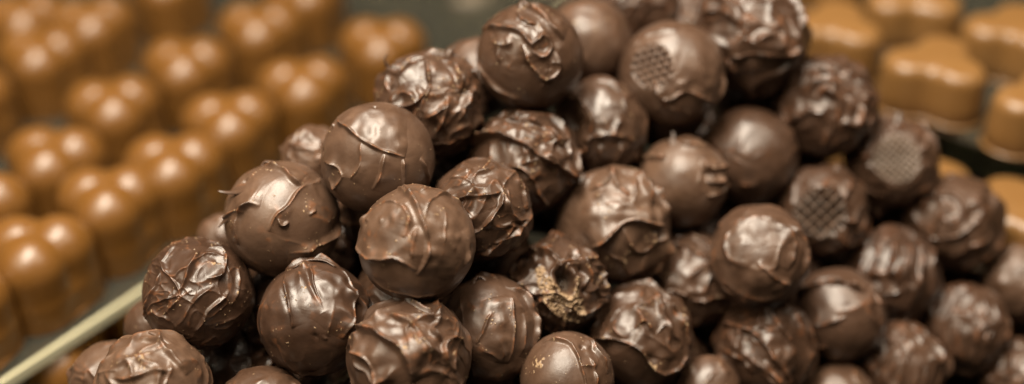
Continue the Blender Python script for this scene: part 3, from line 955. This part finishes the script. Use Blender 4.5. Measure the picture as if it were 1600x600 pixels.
def bonbon_body(h=.0270, r=.0103, tri=.0071):
    """one broad rounded-triangle body that parts into three domes near the top,
    found by bisecting a smoothly joined distance field"""
    _, D = sphere(6)
    c = np.array([0, 0, h * .38])
    lo = np.zeros(len(D)); hi = np.full(len(D), .04)
    cs = np.array([(tri * math.cos(2 * math.pi * q / 3), tri * math.sin(2 * math.pi * q / 3)) for q in range(3)])
    def smin(a, b, k):
        m = np.clip(.5 + .5 * (b - a) / k, 0, 1)
        return b * (1 - m) + a * m - k * m * (1 - m)
    def sdf(P):
        f = None
        z = P[:, 2]
        rad = r + .0006 * (1 - np.clip(z / h, 0, 1))
        tri_d = np.full(len(P), 9.); inside = np.ones(len(P), bool)
        for q in range(3):
            x, y = cs[q]
            zz = np.clip(z, -.02, h - r)
            d = np.sqrt((P[:, 0] - x) ** 2 + (P[:, 1] - y) ** 2 + (z - zz) ** 2) - rad
            f = d if f is None else smin(f, d, .0012)
            e = cs[(q + 1) % 3] - cs[q]; p = P[:, :2] - cs[q]
            t = np.clip(p @ e / (e @ e), 0, 1)
            tri_d = np.minimum(tri_d, np.linalg.norm(p - t[:, None] * e, axis=1))
            inside &= (e[0] * p[:, 1] - e[1] * p[:, 0]) > 0
        hull = np.where(inside, -tri_d, tri_d) - rad + .0004
        hull = np.maximum(hull + .38 * np.maximum(z - h * .32, 0), z - h * .88)
        f = smin(f, hull, .0016)
        return np.maximum(f, -z + .0006)
    for _i in range(34):
        mid = (lo + hi) / 2
        ins = sdf(c + D * mid[:, None]) < 0
        lo = np.where(ins, mid, lo); hi = np.where(ins, hi, mid)
    me = sphere(6)[0].copy(); me.name = 'body'
    me.vertices.foreach_set('co', (c + D * lo[:, None]).astype(np.float32).ravel())
    me.update()
    return me
ME_LOBE = bonbon_body()
ME_LOBE.materials.append(M_CARAMEL)
def tri_outline(r, tri, n=96):
    out = []
    for j in range(n):
        a = 2 * math.pi * j / n
        k = round(a / (2 * math.pi / 3)) * 2 * math.pi / 3
        out.append((tri * math.cos(k) + r * math.cos(a), tri * math.sin(k) + r * math.sin(a)))
    return out
ME_FOOT = pydata('foot', *plate(tri_outline(.0112, .0071), [(-.0002, 0), (0, .0002), (0, .0009), (-.0006, .0013)]))
ME_FOOT.materials.append(M_CARAMEL)

def bonbon(x, y, z, rot, label, group='caramel bonbons standing in rows on the glass'):
    t = empty('caramel_bonbon', (x, y, z), rot)
    tag(t, label, 'bonbon', group)
    link('foot', ME_FOOT, None, t)
    link('body', ME_LOBE, None, t)
    return t

ZL = .0226
LEFT = [
  (-0.1434, 0.3492, -87, 'caramel bonbon nearest the camera on the glass sheet, right above its bright edge at left'),
  (-0.1281, 0.3774, -81, 'caramel bonbon second along the glass edge, its foot above the shadowed gap'),
  (-0.1116, 0.3978, -85, 'caramel bonbon third along the glass edge, straight left of the spiked truffle'),
  (-0.0978, 0.4265, -80, 'caramel bonbon behind the tip of the spiked truffle'),
  (-0.0757, 0.4519, -79, 'caramel bonbon with three blurred lobes, up left of the smooth capped truffle'),
  (-0.0497, 0.4839, -91, 'farthest right caramel bonbon, just left of the shaggy truffle\'s top'),
  (-0.1525, 0.4022, -92, 'caramel bonbon at the left edge, second row, above the nearest one'),
  (-0.1406, 0.4368, -75, 'caramel bonbon in the second row, between the left edge ones and the row\'s wide one'),
  (-0.1210, 0.4675, -87, 'caramel bonbon in the middle of the second row with a dark gap at its foot'),
  (-0.0984, 0.4979, -87, 'caramel bonbon in the second row just under the top edge of the picture'),
  (-0.0844, 0.5293, -72, 'blurred caramel bonbon at the top edge, left of the grey truffles'),
  (-0.1773, 0.4756, -83, 'caramel bonbon in the upper left, left of the tall one at the top edge'),
  (-0.1646, 0.5022, -75, 'tall looking caramel bonbon at the top edge in the upper left'),
  (-0.1424, 0.5373, -82, 'caramel bonbon cut by the top edge, showing only its plain side'),
  (-0.1606, 0.3223, -79, 'sliver of caramel bonbon at the lower left edge beside the nearest one'),
  (-0.1694, 0.3733, -89, 'sliver of caramel bonbon at the left edge between the first and second row'),
  (-0.1954, 0.4433, -79, 'sliver of caramel bonbon at the left edge below the upper left corner'),
  (-0.1924, 0.5063, -75, 'caramel bonbon in the top left corner, only its lower side in the picture'),
]
for x, y, rot, lab in LEFT:
    bonbon(x, y, ZL, R(rot), lab)
LOW = [
 (-.1415, .3400, -65, 'caramel bonbon under the glass sheet at the lower left corner'),
 (-.1235, .3660, -50, 'caramel bonbon under the glass sheet, left of the ridge-netted truffle'),
 (-.1100, .3950, -60, 'caramel bonbon under the glass sheet, deepest in shadow behind the pile'),
 (-.1600, .3800, -60, 'caramel bonbon under the glass sheet in its second row'),
]
for x, y, rot, lab in LOW:
    bonbon(x, y, -.0094, R(rot), lab, 'caramel bonbons under the glass sheet')

def glass_sheet(name, origin, ang, length, depth, z0, z1, edge_mat, label, side=1):
    """a sheet whose front edge starts at origin and runs along ang; the sheet lies to its left"""
    t = empty(name, (origin[0], origin[1], z0), ang)
    tag(t, label, 'glass sheet')
    def box(nm, x0, x1, y0, y1, a, b, mat, bev):
        bm = bmesh.new()
        bmesh.ops.create_cube(bm, size=1)
        for q in bm.verts:
            q.co = ((x0 + x1) / 2 + q.co.x * (x1 - x0), (y0 + y1) / 2 + q.co.y * (y1 - y0), (a + b) / 2 + q.co.z * (b - a))
        if bev: bmesh.ops.bevel(bm, geom=bm.edges[:], offset=bev, segments=2, affect='EDGES')
        return link(nm, bm_mesh(nm, bm, False), mat, t)
    h = z1 - z0
    box('pane', 0, length, .0012, depth, 0, h, M_GLASS, 0)
    box('front_edge', 0, length, 0, .0011, .0001, h - .0001, edge_mat, .0004)
    return t

u = math.atan2(0.0486, 0.0337)
glass_sheet('glass_sheet', (-0.1457 - .12 * math.cos(u), 0.3116 - .12 * math.sin(u)), u, .42, .22, .0178, .0225, M_EDGE,
            'thick glass sheet with a bright cream edge carrying the caramel bonbons at left')

# ------------------------------------------------------------------ golden pralines on the right
HP = .0193
def praline_levels():
    L = [(-.0006, 0), (0, .0006), (-.0002, HP * .35), (-.0006, HP * .68)]
    rad = .0046
    for k in range(0, 9):
        a = math.pi / 2 * k / 8
        L.append((-.0008 - rad * (1 - math.cos(a)), HP - rad + rad * math.sin(a) * .86))
    L.append((None, HP))
    return L

def praline_outline(n=150, lob=.0094, tri=.0096, k=.007):
    cs = [(tri * math.cos(2 * math.pi * q / 3), tri * math.sin(2 * math.pi * q / 3)) for q in range(3)]
    out = []
    for j in range(n):
        a = 2 * math.pi * j / n
        lo, hi = 0, .03
        for _i in range(30):
            m = (lo + hi) / 2
            x, y = m * math.cos(a), m * math.sin(a)
            f = None
            for cx, cy in cs:
                d = math.hypot(x - cx, y - cy) - lob
                if f is None: f = d
                else:
                    t = min(1, max(0, .5 + .5 * (d - f) / k))
                    f = d * (1 - t) + f * t - k * t * (1 - t)
            if f < 0: lo = m
            else: hi = m
        out.append((lo * math.cos(a), lo * math.sin(a)))
    return out
ME_PR = pydata('coating', *plate(praline_outline(), praline_levels()))
ME_PR.materials.append(M_GOLD)
ME_PF = pydata('foot', *plate(praline_outline(), [(.0002, 0), (.0007, .0003), (.0007, .0008), (.0001, .0012)]))
ME_PF.materials.append(M_GOLD)

def praline(x, y, z, rot, label, group):
    t = empty('golden_praline', (x, y, z), rot)
    tag(t, label, 'praline', group)
    link('coating', ME_PR, None, t)
    link('foot', ME_PF, None, t)
    return t
ZR = .052
RIGHT = [
 (.1125, .4470, -50, 'golden clover praline right behind the large rough truffle at the top edge'),
 (.1412, .4195, -56, 'golden clover praline standing whole in the middle of the right hand front row'),
 (.1705, .3950, -48, 'golden clover praline cut by the right edge, last of the front row'),
 (.1450, .4690, -40, 'golden praline in the second row showing only its plain brown side'),
 (.1745, .4450, -58, 'golden clover praline in the top right corner'),
 (.1180, .5000, -52, 'golden praline far back at the top edge, third row'),
 (.0830, .4720, -52, 'golden praline half hidden behind the pile at the top edge'),
]
for x, y, rot, lab in RIGHT:
    praline(x, y, ZR, R(rot), lab, 'golden pralines on the upper glass')
RLOW = [
 (.1310, .3915, -30, 'golden praline under the upper glass, its rounded lobe touching the grid-disc truffle'),
 (.1545, .3690, -52, 'golden praline under the upper glass at the right edge above the coiled truffle'),
 (.1100, .4250, -52, 'golden praline under the upper glass hidden behind the right slope'),
]
for x, y, rot, lab in RLOW:
    praline(x, y, .0272, R(rot), lab, 'golden pralines under the upper glass')
for x, y in ((.1400, .4030), (.1630, .3790), (.1880, .3560)):
    praline(x, y, -.0094, R(-52), 'golden praline at the bottom of the stack in shadow behind the pile', 'golden pralines at the bottom of the stack').scale = (1, 1, 1.67)
u2 = math.atan2(-40, 52)
glass_sheet('glass_sheet', (.1124 - .03 * math.cos(u2), .4287 - .03 * math.sin(u2)), u2, .21, .2, .0480, .0519, M_EDGE2,
            'upper dark edged glass sheet carrying the golden pralines at right')
glass_sheet('glass_sheet', (.0924 - .0 * math.cos(u2), .4027 - .0 * math.sin(u2)), u2, .18, .2, .0230, .0270, M_EDGE2,
            'lower dark edged glass sheet under the golden pralines, behind the pile')

# ------------------------------------------------------------------ pale truffles far behind
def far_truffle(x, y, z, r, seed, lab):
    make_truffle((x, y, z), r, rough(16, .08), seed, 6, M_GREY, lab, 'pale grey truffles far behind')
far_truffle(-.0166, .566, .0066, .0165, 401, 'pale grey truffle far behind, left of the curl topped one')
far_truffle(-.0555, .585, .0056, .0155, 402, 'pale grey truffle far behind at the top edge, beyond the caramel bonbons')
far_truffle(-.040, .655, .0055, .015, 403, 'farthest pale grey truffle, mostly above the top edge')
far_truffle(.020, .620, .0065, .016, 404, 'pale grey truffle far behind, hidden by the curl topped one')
